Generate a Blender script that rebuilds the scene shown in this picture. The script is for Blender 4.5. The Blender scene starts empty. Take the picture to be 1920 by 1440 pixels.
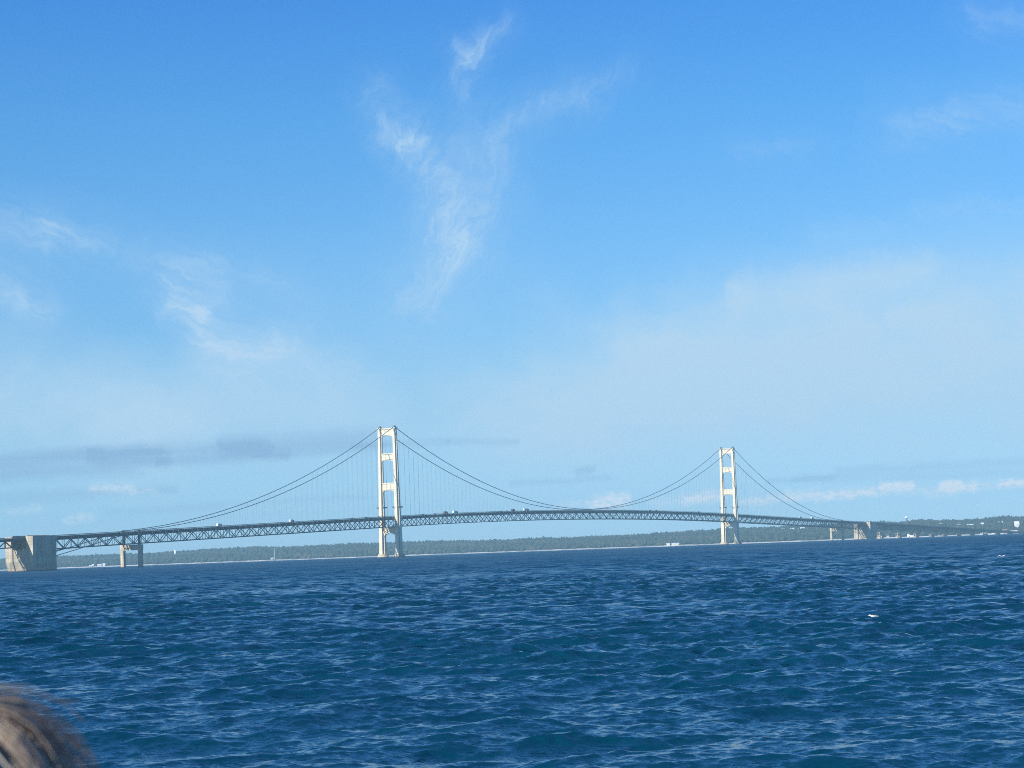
import bpy, bmesh, math, random
import numpy as np
from mathutils import Vector, Matrix

random.seed(7)
rng = np.random.default_rng(7)
sc = bpy.context.scene
col = sc.collection
R_EARTH = 7433000.0            # refraction-corrected earth radius: far water and land sink a few metres
CAM_H = 3.6

# ------------------------------------------------------------------ camera
cam_d = bpy.data.cameras.new('camera')
cam = bpy.data.objects.new('camera', cam_d)
col.objects.link(cam)
PITCH, ROLL = 0.0719182581, -0.0363670532
d = Vector((0, math.cos(PITCH), math.sin(PITCH)))
r = Vector((1, 0, 0))
u = r.cross(d)
rr = r * math.cos(ROLL) + u * math.sin(ROLL)
uu = -r * math.sin(ROLL) + u * math.cos(ROLL)
cam.matrix_world = Matrix(((rr.x, uu.x, -d.x, 0), (rr.y, uu.y, -d.y, 0), (rr.z, uu.z, -d.z, CAM_H), (0, 0, 0, 1)))
cam_d.sensor_width = 36.0
cam_d.lens = 4310.33 / 1920 * 36.0
cam_d.clip_start = 0.1
cam_d.clip_end = 40000
cam_d.dof.use_dof = True
cam_d.dof.focus_distance = 2800
cam_d.dof.aperture_fstop = 15
sc.camera = cam

# ------------------------------------------------------------------ sun and sky
YAW = 0.478064288
SY, CY = math.sin(YAW), math.cos(YAW)          # bridge axes in the world: along = (SY, CY), across = (-CY, SY)
sun_s, sun_t, sun_z = -2.5, 1.0, 2.0
to_sun = Vector((SY * sun_s - CY * sun_t, CY * sun_s + SY * sun_t, sun_z)).normalized()
sun_el = math.asin(to_sun.z)
sun_az = math.atan2(to_sun.x, to_sun.y)        # clockwise from +Y
sun_d = bpy.data.lights.new('sun', 'SUN')
sun_d.energy = 5.0
sun_d.angle = math.radians(0.5)
sun_d.color = (1.0, 0.95, 0.86)
sun = bpy.data.objects.new('sun', sun_d)
sun.rotation_euler = to_sun.to_track_quat('Z', 'Y').to_euler()
col.objects.link(sun)
sc.view_settings.view_transform = 'Standard'
sc.view_settings.look = 'None'
sc.view_settings.exposure = 0.5
sc.view_settings.gamma = 1.0
sc.view_settings.use_curve_mapping = False
sc.cycles.use_denoising = False
sc.cycles.filter_width = 1.0
sc.cycles.max_bounces = 6
sc.cycles.diffuse_bounces = 2
sc.cycles.glossy_bounces = 2
sc.cycles.volume_bounces = 0
sc.cycles.sample_clamp_indirect = 4.0
sc.cycles.sample_clamp_direct = 12.0

world = bpy.data.worlds.new('World')
sc.world = world
world.use_nodes = True
wt = world.node_tree
wt.nodes.clear()


class NT:
    """tiny node helper"""
    def __init__(self, tree):
        self.t = tree

    def n(self, kind, **kw):
        nd = self.t.nodes.new(kind)
        for k, v in kw.items():
            setattr(nd, k, v)
        return nd

    def put(self, sock, v):
        if isinstance(v, bpy.types.NodeSocket):
            self.t.links.new(v, sock)
        elif v is not None:
            sock.default_value = v

    def math(self, op, a, b=None, c=None, clamp=False):
        nd = self.n('ShaderNodeMath', operation=op, use_clamp=clamp)
        for i, v in enumerate((a, b, c)):
            if v is not None:
                self.put(nd.inputs[i], v)
        return nd.outputs[0]

    def vec(self, op, a, b=None, c=None, scale=None):
        nd = self.n('ShaderNodeVectorMath', operation=op)
        for i, v in enumerate((a, b, c)):
            if v is not None:
                self.put(nd.inputs[i], v)
        if scale is not None:
            self.put(nd.inputs['Scale'], scale)
        return nd.outputs['Value'] if op in ('LENGTH', 'DOT_PRODUCT', 'DISTANCE') else nd.outputs['Vector']

    def mix(self, f, a, b, mode='MIX'):
        nd = self.n('ShaderNodeMix', data_type='RGBA', blend_type=mode)
        self.put(nd.inputs[0], f)
        self.put(nd.inputs[6], a)
        self.put(nd.inputs[7], b)
        return nd.outputs[2]

    def noise(self, vec, scale, detail=4, rough=0.5, dist=0.0, out='Fac'):
        nd = self.n('ShaderNodeTexNoise')
        if vec is not None:
            self.put(nd.inputs['Vector'], vec)
        nd.inputs['Scale'].default_value = scale
        nd.inputs['Detail'].default_value = detail
        nd.inputs['Roughness'].default_value = rough
        nd.inputs['Distortion'].default_value = dist
        return nd.outputs[out]

    def ramp(self, f, stops):
        nd = self.n('ShaderNodeValToRGB')
        self.put(nd.inputs[0], f)
        e = nd.color_ramp.elements
        while len(e) < len(stops):
            e.new(0.5)
        for el, (p, c) in zip(e, stops):
            el.position = p
            el.color = c if len(c) == 4 else (*c, 1)
        return nd.outputs[0]

    def maprange(self, v, a, b, c, e, interp='LINEAR', clamp=True):
        nd = self.n('ShaderNodeMapRange', interpolation_type=interp, clamp=clamp)
        for i, x in enumerate((v, a, b, c, e)):
            self.put(nd.inputs[i], x)
        return nd.outputs[0]


W_ = NT(wt)
sky = W_.n('ShaderNodeTexSky', sky_type='NISHITA')
sky.sun_disc = False
sky.sun_elevation = sun_el
sky.sun_rotation = sun_az % (2 * math.pi)
sky.altitude = 200
sky.air_density = 1.0
sky.dust_density = 0.3
sky.ozone_density = 2.0
SKY_STRENGTH = 0.1
tc = W_.n('ShaderNodeTexCoord')
dirv = W_.vec('NORMALIZE', tc.outputs['Generated'])
sep = W_.n('ShaderNodeSeparateXYZ')
W_.put(sep.inputs[0], dirv)
elev = W_.math('ARCSINE', sep.outputs[2])
azim = W_.math('ARCTAN2', sep.outputs[0], sep.outputs[1])
# colour of the clear air by height above the horizon (the same all round)
tint = W_.ramp(W_.maprange(elev, 0.0, 0.5, 0, 1), [
    (0.0, (0.44, 0.73, 1.28)), (0.12, (0.375, 0.62, 0.90)), (0.26, (0.38, 0.69, 0.97)),
    (0.38, (0.285, 0.68, 1.02)), (0.50, (0.20, 0.60, 1.08)), (1.0, (0.26, 0.58, 1.0))])
tinted = W_.mix(1.0, sky.outputs[0], tint, 'MULTIPLY')

# thin high cloud: soft strokes at their azimuth and height in the sky (units: 1/1000 rad), frayed by noise
comb = W_.n('ShaderNodeCombineXYZ')
W_.put(comb.inputs[0], W_.math('MULTIPLY', azim, 1000.0))
W_.put(comb.inputs[1], W_.math('MULTIPLY', elev, 1000.0))
P0 = comb.outputs[0]
warp = W_.vec('SUBTRACT', W_.noise(P0, 0.035, 5, 0.62, 0.3, 'Color'), (0.5, 0.5, 0.5))
warp2 = W_.vec('SUBTRACT', W_.noise(P0, 0.12, 4, 0.55, 0.5, 'Color'), (0.5, 0.5, 0.5))
P1 = W_.vec('ADD', P0, W_.vec('MULTIPLY', warp, (34, 22, 0)))
P1 = W_.vec('ADD', P1, W_.vec('MULTIPLY', warp2, (9, 6, 0)))
F = 4310.33


def sky_pt(px, py):
    """direction (1/1000 rad: azimuth, elevation) of a place in the sky"""
    v = d * F + rr * (px - 960) - uu * (py - 720)
    v.normalize()
    return (1000 * math.atan2(v.x, v.y), 1000 * math.asin(v.z))


def strokes(base, items, acc):
    for (x0, y0, x1, y1, w, amp) in items:
        a = Vector((*sky_pt(x0, y0), 0))
        b = Vector((*sky_pt(x1, y1), 0))
        ab = b - a
        p = W_.vec('MULTIPLY_ADD', (1e-7, 1e-7, 0), None, None)
        nd = p.node
        W_.put(nd.inputs[0], acc)
        nd.inputs[1].default_value = (1e-7, 1e-7, 0)
        W_.put(nd.inputs[2], base)
        q = W_.vec('SUBTRACT', p, tuple(a))
        t = W_.math('MULTIPLY', W_.vec('DOT_PRODUCT', q, tuple(ab)), 1.0 / max(ab.length_squared, 1e-6), clamp=True)
        nd2 = W_.n('ShaderNodeVectorMath', operation='SCALE')
        nd2.inputs[0].default_value = tuple(ab)
        W_.put(nd2.inputs['Scale'], t)
        dist = W_.vec('LENGTH', W_.vec('SUBTRACT', q, nd2.outputs[0]))
        f = W_.maprange(dist, 0.0, w / F * 1000 * 2.0, amp, 0.0, 'SMOOTHSTEP')
        acc = W_.math('ADD', acc, f)
    return acc


CIRRUS = [
    (965, 38, 900, 90, 18, .17), (900, 90, 880, 128, 14, .2), (845, 86, 880, 112, 13, .2), (862, 150, 884, 172, 18, .14),
    (700, 170, 722, 235, 22, .12), (722, 235, 765, 272, 20, .2), (765, 272, 835, 335, 24, .22),
    (1085, 180, 925, 252, 22, .17), (1170, 130, 1040, 200, 26, .08),
    (890, 300, 850, 400, 58, .22), (865, 400, 845, 480, 44, .2), (850, 470, 795, 560, 36, .3),
    (-20, 425, 90, 440, 30, .24), (90, 445, 205, 462, 24, .2), (-30, 530, 20, 565, 26, .28), (20, 565, 90, 578, 28, .24),
    (250, 485, 340, 495, 20, .1), (330, 515, 405, 515, 30, .28), (330, 555, 385, 580, 20, .4), (370, 590, 440, 650, 26, .42),
    (420, 650, 515, 658, 22, .38), (445, 690, 440, 750, 60, .2), (480, 520, 560, 560, 24, .1), (505, 660, 600, 705, 26, .2),
    (520, 700, 620, 700, 34, .14), (1020, 570, 1080, 610, 40, .1),
    (1700, 242, 1930, 205, 34, .2), (1840, 30, 1930, 40, 26, .16), (1720, 390, 1930, 382, 22, .12), (1380, 285, 1530, 275, 14, .1),
    (1380, 560, 1560, 525, 34, .22), (1560, 528, 1700, 505, 24, .2), (1520, 440, 1660, 425, 20, .1),
]
VEIL = [
    (-60, 745, 280, 790, 95, .66), (200, 805, 1000, 795, 95, .36), (1270, 655, 1950, 565, 105, .66), (1130, 750, 1950, 690, 115, .5),
    (950, 810, 1950, 800, 100, .4), (430, 720, 640, 765, 80, .36), (1390, 562, 1720, 506, 30, .3), (560, 640, 1150, 700, 120, .14),
]
PUFFS = [
    (1390, 941, 1560, 930, 6, .3), (1560, 930, 1930, 908, 6, .28), (1040, 950, 1110, 946, 6, .2),
    (1118, 942, 1172, 936, 11, .75), (1288, 936, 1345, 930, 10, .75), (1230, 944, 1270, 940, 9, .25), (1480, 930, 1530, 926, 9, .35), (1550, 929, 1640, 919, 7, .5),
    (1658, 912, 1706, 908, 7, .9), (1768, 912, 1792, 911, 7, 1.0), (1800, 912, 1830, 909, 7, .45), (1880, 908, 1930, 905, 6, .6),
    (1400, 938, 1450, 934, 8, .2), (1740, 928, 1790, 926, 6, .2), (175, 918, 245, 914, 8, .3), (125, 976, 170, 973, 6, .28), (240, 925, 290, 921, 5, .18), (20, 960, 70, 955, 7, .15),
]
GREY = [
    (-40, 880, 300, 854, 17, .42), (-40, 866, 190, 852, 9, .3), (190, 858, 480, 838, 16, .42), (420, 838, 690, 822, 17, .45), (300, 868, 540, 852, 10, .32),
    (-40, 898, 250, 884, 9, .3), (480, 852, 720, 838, 9, .28), (60, 846, 330, 842, 6, .2),
    (700, 836, 830, 830, 7, .26), (830, 829, 968, 828, 6, .26), (958, 908, 1135, 897, 6, .24), (1068, 885, 1095, 882, 7, .42),
    (-40, 938, 180, 926, 10, .35), (180, 926, 330, 915, 7, .32), (1440, 905, 1560, 896, 5, .25), (1560, 884, 1930, 864, 8, .22),
    (1500, 900, 1920, 884, 7, .18), (200, 962, 420, 950, 6, .2), (330, 948, 690, 930, 5, .14),
]
fib = W_.noise(W_.vec('MULTIPLY', P1, (0.04, 0.07, 1)), 1.0, 5, 0.5, 0.6)


def fibres(angle):
    rotp = W_.n('ShaderNodeVectorRotate', rotation_type='Z_AXIS')
    W_.put(rotp.inputs['Vector'], P1)
    rotp.inputs['Angle'].default_value = math.radians(-angle)
    f2 = W_.noise(W_.vec('MULTIPLY', rotp.outputs[0], (0.03, 0.34, 1)), 1.0, 6, 0.6, 0.4)
    return W_.math('MULTIPLY', W_.maprange(fib, 0.3, 0.7, 0.75, 1.2), W_.maprange(f2, 0.3, 0.7, 0.5, 1.5))


zero = W_.math('MULTIPLY', sep.outputs[2], 0.0)
def cirrus(items, angle):
    c = strokes(P1, [(x0, y0, x1, y1, w * k1, a_ * k2) for (x0, y0, x1, y1, w, a_) in items for k1, k2 in ((0.8, .62), (1.9, .36))], sep.outputs[0])
    c = W_.math('SUBTRACT', c, sep.outputs[0])
    return W_.math('MULTIPLY', W_.math('MULTIPLY', c, 1.2), fibres(angle), clamp=True)


c1 = W_.math('ADD', cirrus(CIRRUS[:12], 62), cirrus(CIRRUS[12:], -24), clamp=True)
P2 = W_.vec('ADD', P0, W_.vec('MULTIPLY', warp, (60, 18, 0)))
c2 = strokes(P2, VEIL, sep.outputs[0])
c2 = W_.math('SUBTRACT', c2, sep.outputs[0])
c2 = W_.math('MULTIPLY', c2, W_.maprange(fib, 0.2, 0.8, 0.75, 1.2), clamp=True)
P3 = W_.vec('ADD', P0, W_.vec('MULTIPLY', warp2, (9, 5, 0)))
c3 = strokes(P3, PUFFS, sep.outputs[0])
c3 = W_.math('SUBTRACT', c3, sep.outputs[0])
pn = W_.noise(W_.vec('MULTIPLY', P0, (0.35, 0.6, 1)), 1.0, 5, 0.6)
c3 = W_.math('MULTIPLY', c3, W_.maprange(pn, 0.36, 0.56, 0.35, 1.6), clamp=True)
P4 = W_.vec('ADD', P0, W_.vec('MULTIPLY', warp, (30, 4, 0)))
P4 = W_.vec('ADD', P4, W_.vec('MULTIPLY', warp2, (14, 2.5, 0)))
c4 = strokes(P4, GREY, sep.outputs[0])
c4 = W_.math('SUBTRACT', c4, sep.outputs[0])
c4 = W_.math('MULTIPLY', W_.math('MULTIPLY', c4, 1.1), W_.maprange(W_.noise(W_.vec('MULTIPLY', P0, (0.018, 0.32, 1)), 1.0, 5, 0.6), 0.3, 0.7, 0.85, 1.3), clamp=True)
K = 1.0 / SKY_STRENGTH
cl = W_.mix(c2, tinted, (0.336 * K, 0.492 * K, 0.63 * K, 1))
cl = W_.mix(c1, cl, (0.34 * K, 0.49 * K, 0.635 * K, 1))
cl = W_.mix(c4, cl, (0.200 * K, 0.335 * K, 0.50 * K, 1))
cl = W_.mix(c3, cl, (0.60 * K, 0.64 * K, 0.67 * K, 1))
bg = W_.n('ShaderNodeBackground')
W_.put(bg.inputs[0], cl)
bg.inputs[1].default_value = SKY_STRENGTH
wo = W_.n('ShaderNodeOutputWorld')
wt.links.new(bg.outputs[0], wo.inputs[0])
world.cycles.sampling_method = 'MANUAL'
world.cycles.sample_map_resolution = 512


# ------------------------------------------------------------------ helpers
def drop(x, y):
    return (x * x + y * y) / (2 * R_EARTH)


CS, CT = -2561.9082, -1511.60773               # the camera in bridge coordinates (along, across)


def bdrop(s, t):
    return ((s - CS) ** 2 + (t - CT) ** 2) / (2 * R_EARTH)


def to_world(s, t, z):
    return Vector((SY * (s - CS) - CY * (t - CT), CY * (s - CS) + SY * (t - CT), z - bdrop(s, t)))


BR_ANGLE = math.pi / 2 - YAW


class MB:
    def __init__(self):
        self.v, self.f = [], []

    def add(self, vs, fs):
        o = len(self.v)
        self.v += [tuple(p) for p in vs]
        self.f += [tuple(i + o for i in f) for f in fs]
        return self

    def box(self, x0, x1, y0, y1, z0, z1):
        vs = [(x, y, z) for z in (z0, z1) for x, y in ((x0, y0), (x1, y0), (x1, y1), (x0, y1))]
        return self.add(vs, [(3, 2, 1, 0), (4, 5, 6, 7), (0, 1, 5, 4), (1, 2, 6, 5), (2, 3, 7, 6), (3, 0, 4, 7)])

    def loft(self, rings, cap=True):
        n = len(rings[0])
        vs = [p for rg in rings for p in rg]
        fs = []
        for k in range(len(rings) - 1):
            for i in range(n):
                j = (i + 1) % n
                fs.append((k * n + i, k * n + j, (k + 1) * n + j, (k + 1) * n + i))
        if cap:
            fs.append(tuple(range(n - 1, -1, -1)))
            fs.append(tuple((len(rings) - 1) * n + i for i in range(n)))
        return self.add(vs, fs)

    def ribbon(self, path, w, h):
        """box section along a path of points (s, t, z); w across, h up"""
        return self.loft([[(s, t - w / 2, z - h / 2), (s, t - w / 2, z + h / 2), (s, t + w / 2, z + h / 2), (s, t + w / 2, z - h / 2)] for s, t, z in path])

    def tube(self, path, rad, n=6):
        rings = []
        for i, p in enumerate(path):
            p = Vector(p)
            a = Vector(path[max(i - 1, 0)])
            b = Vector(path[min(i + 1, len(path) - 1)])
            tg = (b - a).normalized()
            sd = tg.cross(Vector((0, 0, 1)))
            if sd.length < 1e-4:
                sd = Vector((1, 0, 0))
            sd.normalize()
            up = sd.cross(tg)
            rr_ = rad[i] if isinstance(rad, (list, tuple)) else rad
            rings.append([tuple(p + (sd * math.cos(2 * math.pi * k / n) + up * math.sin(2 * math.pi * k / n)) * rr_) for k in range(n)])
        return self.loft(rings)

    def lathe(self, prof, n=16, c=(0, 0)):
        return self.loft([[(c[0] + rd * math.cos(2 * math.pi * k / n), c[1] + rd * math.sin(2 * math.pi * k / n), z) for k in range(n)] for rd, z in prof])

    def prism_y(self, outline, y0, y1):
        """outline of (x, z) points extruded along y"""
        n = len(outline)
        vs = [(x, y0, z) for x, z in outline] + [(x, y1, z) for x, z in outline]
        fs = [tuple(range(n)), tuple(range(2 * n - 1, n - 1, -1))] + [((i + 1) % n, i, n + i, n + (i + 1) % n) for i in range(n)]
        return self.add(vs, fs)

    def prism_x(self, outline, x0, x1):
        """outline of (y, z) points extruded along x"""
        n = len(outline)
        vs = [(x0, y, z) for y, z in outline] + [(x1, y, z) for y, z in outline]
        fs = [tuple(range(n - 1, -1, -1)), tuple(range(n, 2 * n))] + [(i, (i + 1) % n, n + (i + 1) % n, n + i) for i in range(n)]
        return self.add(vs, fs)

    def build(self, name, mat, parent=None, bend=False, smooth=False, fix=True):
        vs = self.v
        if bend:
            vs = [(x, y, z - bdrop(x, y)) for x, y, z in vs]
        me = bpy.data.meshes.new(name)
        me.from_pydata(vs, [], self.f)
        if fix:
            bm = bmesh.new()
            bm.from_mesh(me)
            bmesh.ops.recalc_face_normals(bm, faces=bm.faces)
            bm.to_mesh(me)
            bm.free()
        me.materials.append(mat)
        if smooth:
            me.shade_smooth()
        o = bpy.data.objects.new(name, me)
        col.objects.link(o)
        if parent:
            o.parent = parent
        return o


def tag(o, label=None, cat=None, group=None, kind=None):
    for k, v in (('label', label), ('category', cat), ('group', group), ('kind', kind)):
        if v:
            o[k] = v
    return o


def empty(name, loc=(0, 0, 0), rz=0.0, parent=None):
    o = bpy.data.objects.new(name, None)
    o.location = loc
    o.rotation_euler = (0, 0, rz)
    col.objects.link(o)
    if parent:
        o.parent = parent
    return o


def mesh_np(name, co, quads, mat, smooth=True, tris=False):
    k = 3 if tris else 4
    me = bpy.data.meshes.new(name)
    me.vertices.add(len(co))
    me.vertices.foreach_set('co', np.ascontiguousarray(co, np.float32).ravel())
    nq = len(quads)
    me.loops.add(nq * k)
    me.loops.foreach_set('vertex_index', np.ascontiguousarray(quads, np.int32).ravel())
    me.polygons.add(nq)
    me.polygons.foreach_set('loop_start', np.arange(0, nq * k, k, dtype=np.int32))
    me.polygons.foreach_set('loop_total', np.full(nq, k, np.int32))
    if smooth:
        me.polygons.foreach_set('use_smooth', np.ones(nq, bool))
    me.update(calc_edges=True)
    me.materials.append(mat)
    return me


# ------------------------------------------------------------------ materials
def new_mat(name):
    m = bpy.data.materials.new(name)
    m.use_nodes = True
    t = NT(m.node_tree)
    return m, t, m.node_tree.nodes['Principled BSDF']


def surf(name, c, var=0.12, scale=1.0, rough=0.6, streak=None, metal=0.0, bump=0.0, lift=0.0):
    """painted metal, concrete and the like: colour with soft blotches, and rain streaks where asked"""
    m, t, b = new_mat(name)
    tcn = t.n('ShaderNodeTexCoord')
    v = tcn.outputs['Object']
    n1 = t.noise(v, scale, 6, 0.6)
    f = t.maprange(n1, 0.3, 0.7, 1 - var, 1 + var)
    if streak:
        sv = t.vec('MULTIPLY', v, (streak, streak, streak * 0.06))
        f = t.math('MULTIPLY', f, t.maprange(t.noise(sv, 1.0, 4, 0.6), 0.35, 0.7, 1 + var, 1 - 1.6 * var))
    if lift:                      # pour lifts / plate seams: thin darker joints at even heights
        sx = t.n('ShaderNodeSeparateXYZ')
        t.put(sx.inputs[0], v)
        fr = t.math('FRACT', t.math('DIVIDE', sx.outputs[2], lift))
        f = t.math('MULTIPLY', f, t.maprange(fr, 0.0, 0.5 / lift, 0.72, 1.0))
        cell_ = t.math('FLOOR', t.math('DIVIDE', sx.outputs[2], lift))
        wn = t.n('ShaderNodeTexWhiteNoise', noise_dimensions='1D')
        t.put(wn.inputs['W'], cell_)
        f = t.math('MULTIPLY', f, t.maprange(wn.outputs[0], 0, 1, 0.93, 1.05))
    nd = t.n('ShaderNodeVectorMath', operation='SCALE')
    nd.inputs[0].default_value = c
    t.put(nd.inputs['Scale'], f)
    t.put(b.inputs['Base Color'], nd.outputs[0])
    b.inputs['Roughness'].default_value = rough
    b.inputs['Metallic'].default_value = metal
    if bump:
        bn = t.n('ShaderNodeBump')
        bn.inputs['Strength'].default_value = bump
        t.put(bn.inputs['Height'], n1)
        t.put(b.inputs['Normal'], bn.outputs[0])
    return m


M = {
    'ivory': surf('ivory tower paint', (0.70, 0.62, 0.45), 0.06, 0.15, 0.5, 0.5, lift=9.0),
    'green': surf('green steel paint', (0.011, 0.029, 0.031), 0.2, 0.3, 0.55),
    'cable': surf('grey cable paint', (0.10, 0.14, 0.15), 0.1, 0.3, 0.5),
    'rope': surf('suspender rope', (0.22, 0.28, 0.32), 0.1, 0.3, 0.5),
    'asphalt': surf('asphalt', (0.05, 0.05, 0.052), 0.15, 0.5, 0.85),
    'rail': surf('railing paint', (0.05, 0.075, 0.075), 0.1, 0.4, 0.5),
    'concrete': surf('weathered concrete', (0.46, 0.40, 0.29), 0.2, 0.12, 0.85, 0.35, bump=0.1, lift=3.3),
    'stain': surf('wet stained concrete', (0.07, 0.06, 0.055), 0.25, 0.3, 0.7),
    'white': surf('white paint', (0.78, 0.78, 0.75), 0.05, 0.3, 0.5),
    'cream': surf('cream paint', (0.62, 0.58, 0.48), 0.06, 0.3, 0.6),
    'tan': surf('tan cladding', (0.42, 0.33, 0.27), 0.08, 0.3, 0.7),
    'lilac': surf('pale grey cladding', (0.50, 0.50, 0.55), 0.08, 0.3, 0.7),
    'roof': surf('grey shingle roof', (0.17, 0.16, 0.16), 0.2, 0.8, 0.85),
    'proof': surf('pale metal roof', (0.62, 0.64, 0.66), 0.08, 0.5, 0.45),
    'rroof': surf('brown shingle roof', (0.20, 0.12, 0.09), 0.2, 0.8, 0.85),
    'glass': surf('dark window glass', (0.03, 0.04, 0.05), 0.1, 0.5, 0.08),
    'tyre': surf('black rubber', (0.02, 0.02, 0.02), 0.1, 2, 0.9),
    'chrome': surf('grey metal', (0.35, 0.36, 0.37), 0.1, 1, 0.35, metal=0.6),
    'v_brown': surf('brown vehicle paint', (0.20, 0.10, 0.055), 0.05, 0.5, 0.35),
    'v_dark': surf('dark vehicle paint', (0.035, 0.038, 0.045), 0.05, 0.5, 0.3),
    'v_red': surf('dark red vehicle paint', (0.16, 0.025, 0.02), 0.05, 0.5, 0.3),
    'v_blue': surf('blue vehicle paint', (0.03, 0.06, 0.16), 0.05, 0.5, 0.3),
    'v_silver': surf('silver vehicle paint', (0.42, 0.43, 0.44), 0.05, 0.5, 0.3),
    'deckwood': surf('grey deck paint', (0.25, 0.27, 0.28), 0.1, 2, 0.7),
    'jacket': surf('dark blue cloth', (0.03, 0.04, 0.07), 0.15, 20, 0.9),
    'trousers': surf('grey cloth', (0.07, 0.07, 0.075), 0.15, 20, 0.9),
    'skin': surf('skin', (0.55, 0.33, 0.24), 0.05, 30, 0.5),
}

# ------------------------------------------------------------------ water
m, t, b = new_mat('lake water')
geo = t.n('ShaderNodeNewGeometry')
pos = geo.outputs['Position']
at_l = t.n('ShaderNodeAttribute', attribute_name='lost_slope')
at_f = t.n('ShaderNodeAttribute', attribute_name='foam')
at_r = t.n('ShaderNodeAttribute', attribute_name='far_ripple')
nf = t.vec('SUBTRACT', t.noise(t.vec('MULTIPLY', pos, (0.75, 1.3, 1)), 8.0, 3, 0.6, 0.5, 'Color'), (0.5, 0.5, 0.5))
nm = t.vec('SUBTRACT', t.noise(t.vec('MULTIPLY', pos, (0.8, 1.2, 1)), 0.75, 3, 0.6, 0.2, 'Color'), (0.5, 0.5, 0.5))
gust = t.maprange(t.noise(t.vec('MULTIPLY', pos, (0.6, 1.0, 1)), 0.035, 4, 0.6), 0.3, 0.7, 0.65, 1.3)
nvec = t.vec('MULTIPLY', t.vec('SCALE', nf, scale=t.math('MULTIPLY', gust, t.maprange(at_r.outputs['Fac'], 0, 1, 0.95, 0.3))), (1, 1, 0))
nvec = t.vec('ADD', nvec, t.vec('MULTIPLY', t.vec('SCALE', nm, scale=t.math('MULTIPLY', at_l.outputs['Fac'], t.maprange(at_r.outputs['Fac'], 0, 1, 9.0, 3.0))), (1, 1, 0)))
nrm = t.vec('NORMALIZE', t.vec('ADD', geo.outputs['Normal'], nvec))
t.put(b.inputs['Normal'], nrm)
foam_f = t.math('MULTIPLY', at_f.outputs['Fac'], t.maprange(t.noise(pos, 5.0, 5, 0.7), 0.42, 0.58, 0.0, 1.0), clamp=True)
deep = t.mix(t.maprange(t.noise(pos, 0.02, 3, 0.5), 0.35, 0.65, 0, 1), (0.0007, 0.028, 0.058, 1), (0.0010, 0.036, 0.068, 1))
t.put(b.inputs['Base Color'], t.mix(foam_f, deep, (0.74, 0.8, 0.86, 1)))
# slopes too small for the mesh at that distance go into the gloss: alpha^2 = base^2 + 2 * variance
var_ = t.math('ADD', t.math('MULTIPLY', t.math('POWER', at_l.outputs['Fac'], 2.0), 0.45), 0.007)
patch_ = t.maprange(t.noise(t.vec('MULTIPLY', pos, (1.0, 0.5, 1)), 0.006, 4, 0.6), 0.35, 0.65, 0.45, 1.6)
var_ = t.math('MULTIPLY', t.math('MULTIPLY', var_, at_r.outputs['Fac']), patch_)
rough_w = t.math('POWER', t.math('ADD', var_, 0.0002), 0.25)
t.put(b.inputs['Roughness'], t.math('MAXIMUM', rough_w, t.math('MULTIPLY', foam_f, 0.8)))
b.inputs['IOR'].default_value = 1.333
b.inputs['Specular IOR Level'].default_value = 0.5
M['water'] = m

dense = np.radians(np.linspace(-14.6, 14.6, 440))
side = np.radians(np.array([16, 18, 21, 25, 30, 37, 46, 57, 70, 85, 100, 117, 135, 155, 179.9]))
ang = np.concatenate([-side[::-1], dense, side])
rows = [1.5]
while rows[-1] < 32:
    rows.append(rows[-1] * 1.12)
while rows[-1] < 7900:
    D_ = rows[-1]
    rows.append(D_ + (max(0.06, 0.0011 * D_) if D_ < 300 else 0.0018 * D_ if D_ < 900 else 0.012 * D_))
rad = np.array(rows)
nr, na = len(rad), len(ang)
dr = np.gradient(rad)
da = np.gradient(ang)
Rg = rad[:, None].astype(np.float32)
X0 = (Rg * np.sin(ang)[None, :]).astype(np.float32)
Y0 = (Rg * np.cos(ang)[None, :]).astype(np.float32)
cell = np.maximum(dr[:, None], Rg * da[None, :]).astype(np.float32)
n_w = 82
lam = np.exp(np.concatenate([np.linspace(math.log(0.22), math.log(4.2), n_w - 10), np.linspace(math.log(4.8), math.log(9.0), 10)]))
lam *= np.exp(rng.normal(0, 0.03, n_w))
k_ = 2 * math.pi / lam
wdir = math.radians(-72) + rng.normal(0, 1, n_w) * np.interp(lam, [0.3, 1.0, 2.5, 9], [0.85, 0.8, 0.6, 0.35])
slope = 0.0395 * np.interp(lam, [0.22, 0.4, 1.1, 2.0, 4.0, 9.0], [0.85, 1.15, 1.2, 1.0, 0.95, 0.85])
phase = rng.uniform(0, 2 * math.pi, n_w)
Xd, Yd, Zd = X0.copy(), Y0.copy(), np.zeros_like(X0)
fold = np.zeros_like(X0)
lost = np.zeros_like(X0)
gustf = 0.92 + 0.16 * (np.sin(X0 * 0.11 + 1.3 * np.sin(Y0 * 0.031)) + np.sin(Y0 * 0.067 + X0 * 0.043 + 2.0) + np.sin(Y0 * 0.021 - X0 * 0.017 + 4.0)).astype(np.float32)
far = np.clip(((X0 ** 2 + Y0 ** 2) ** 0.5 - 260) / 1100, 0, 1)
for i in range(n_w):
    att = np.clip((lam[i] / cell - 2.2) / 2.2, 0, 1)
    lost += (1 - att ** 2) * slope[i] ** 2 / 2
    last = np.nonzero(att.max(axis=1) > 0)[0]
    if len(last) == 0:
        continue
    e = last[-1] + 1
    cx, cy = math.cos(wdir[i]), math.sin(wdir[i])
    ph = k_[i] * (cx * X0[:e] + cy * Y0[:e]) + phase[i]
    A = slope[i] / k_[i]
    sn, cn = np.sin(ph), np.cos(ph)
    a = att[:e] * (gustf[:e] if lam[i] < 4.5 else 1.0)
    Zd[:e] += A * a * cn
    Xd[:e] -= 1.05 * A * cx * a * sn
    Yd[:e] -= 1.05 * A * cy * a * sn
    fold[:e] += slope[i] * a * cn
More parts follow.
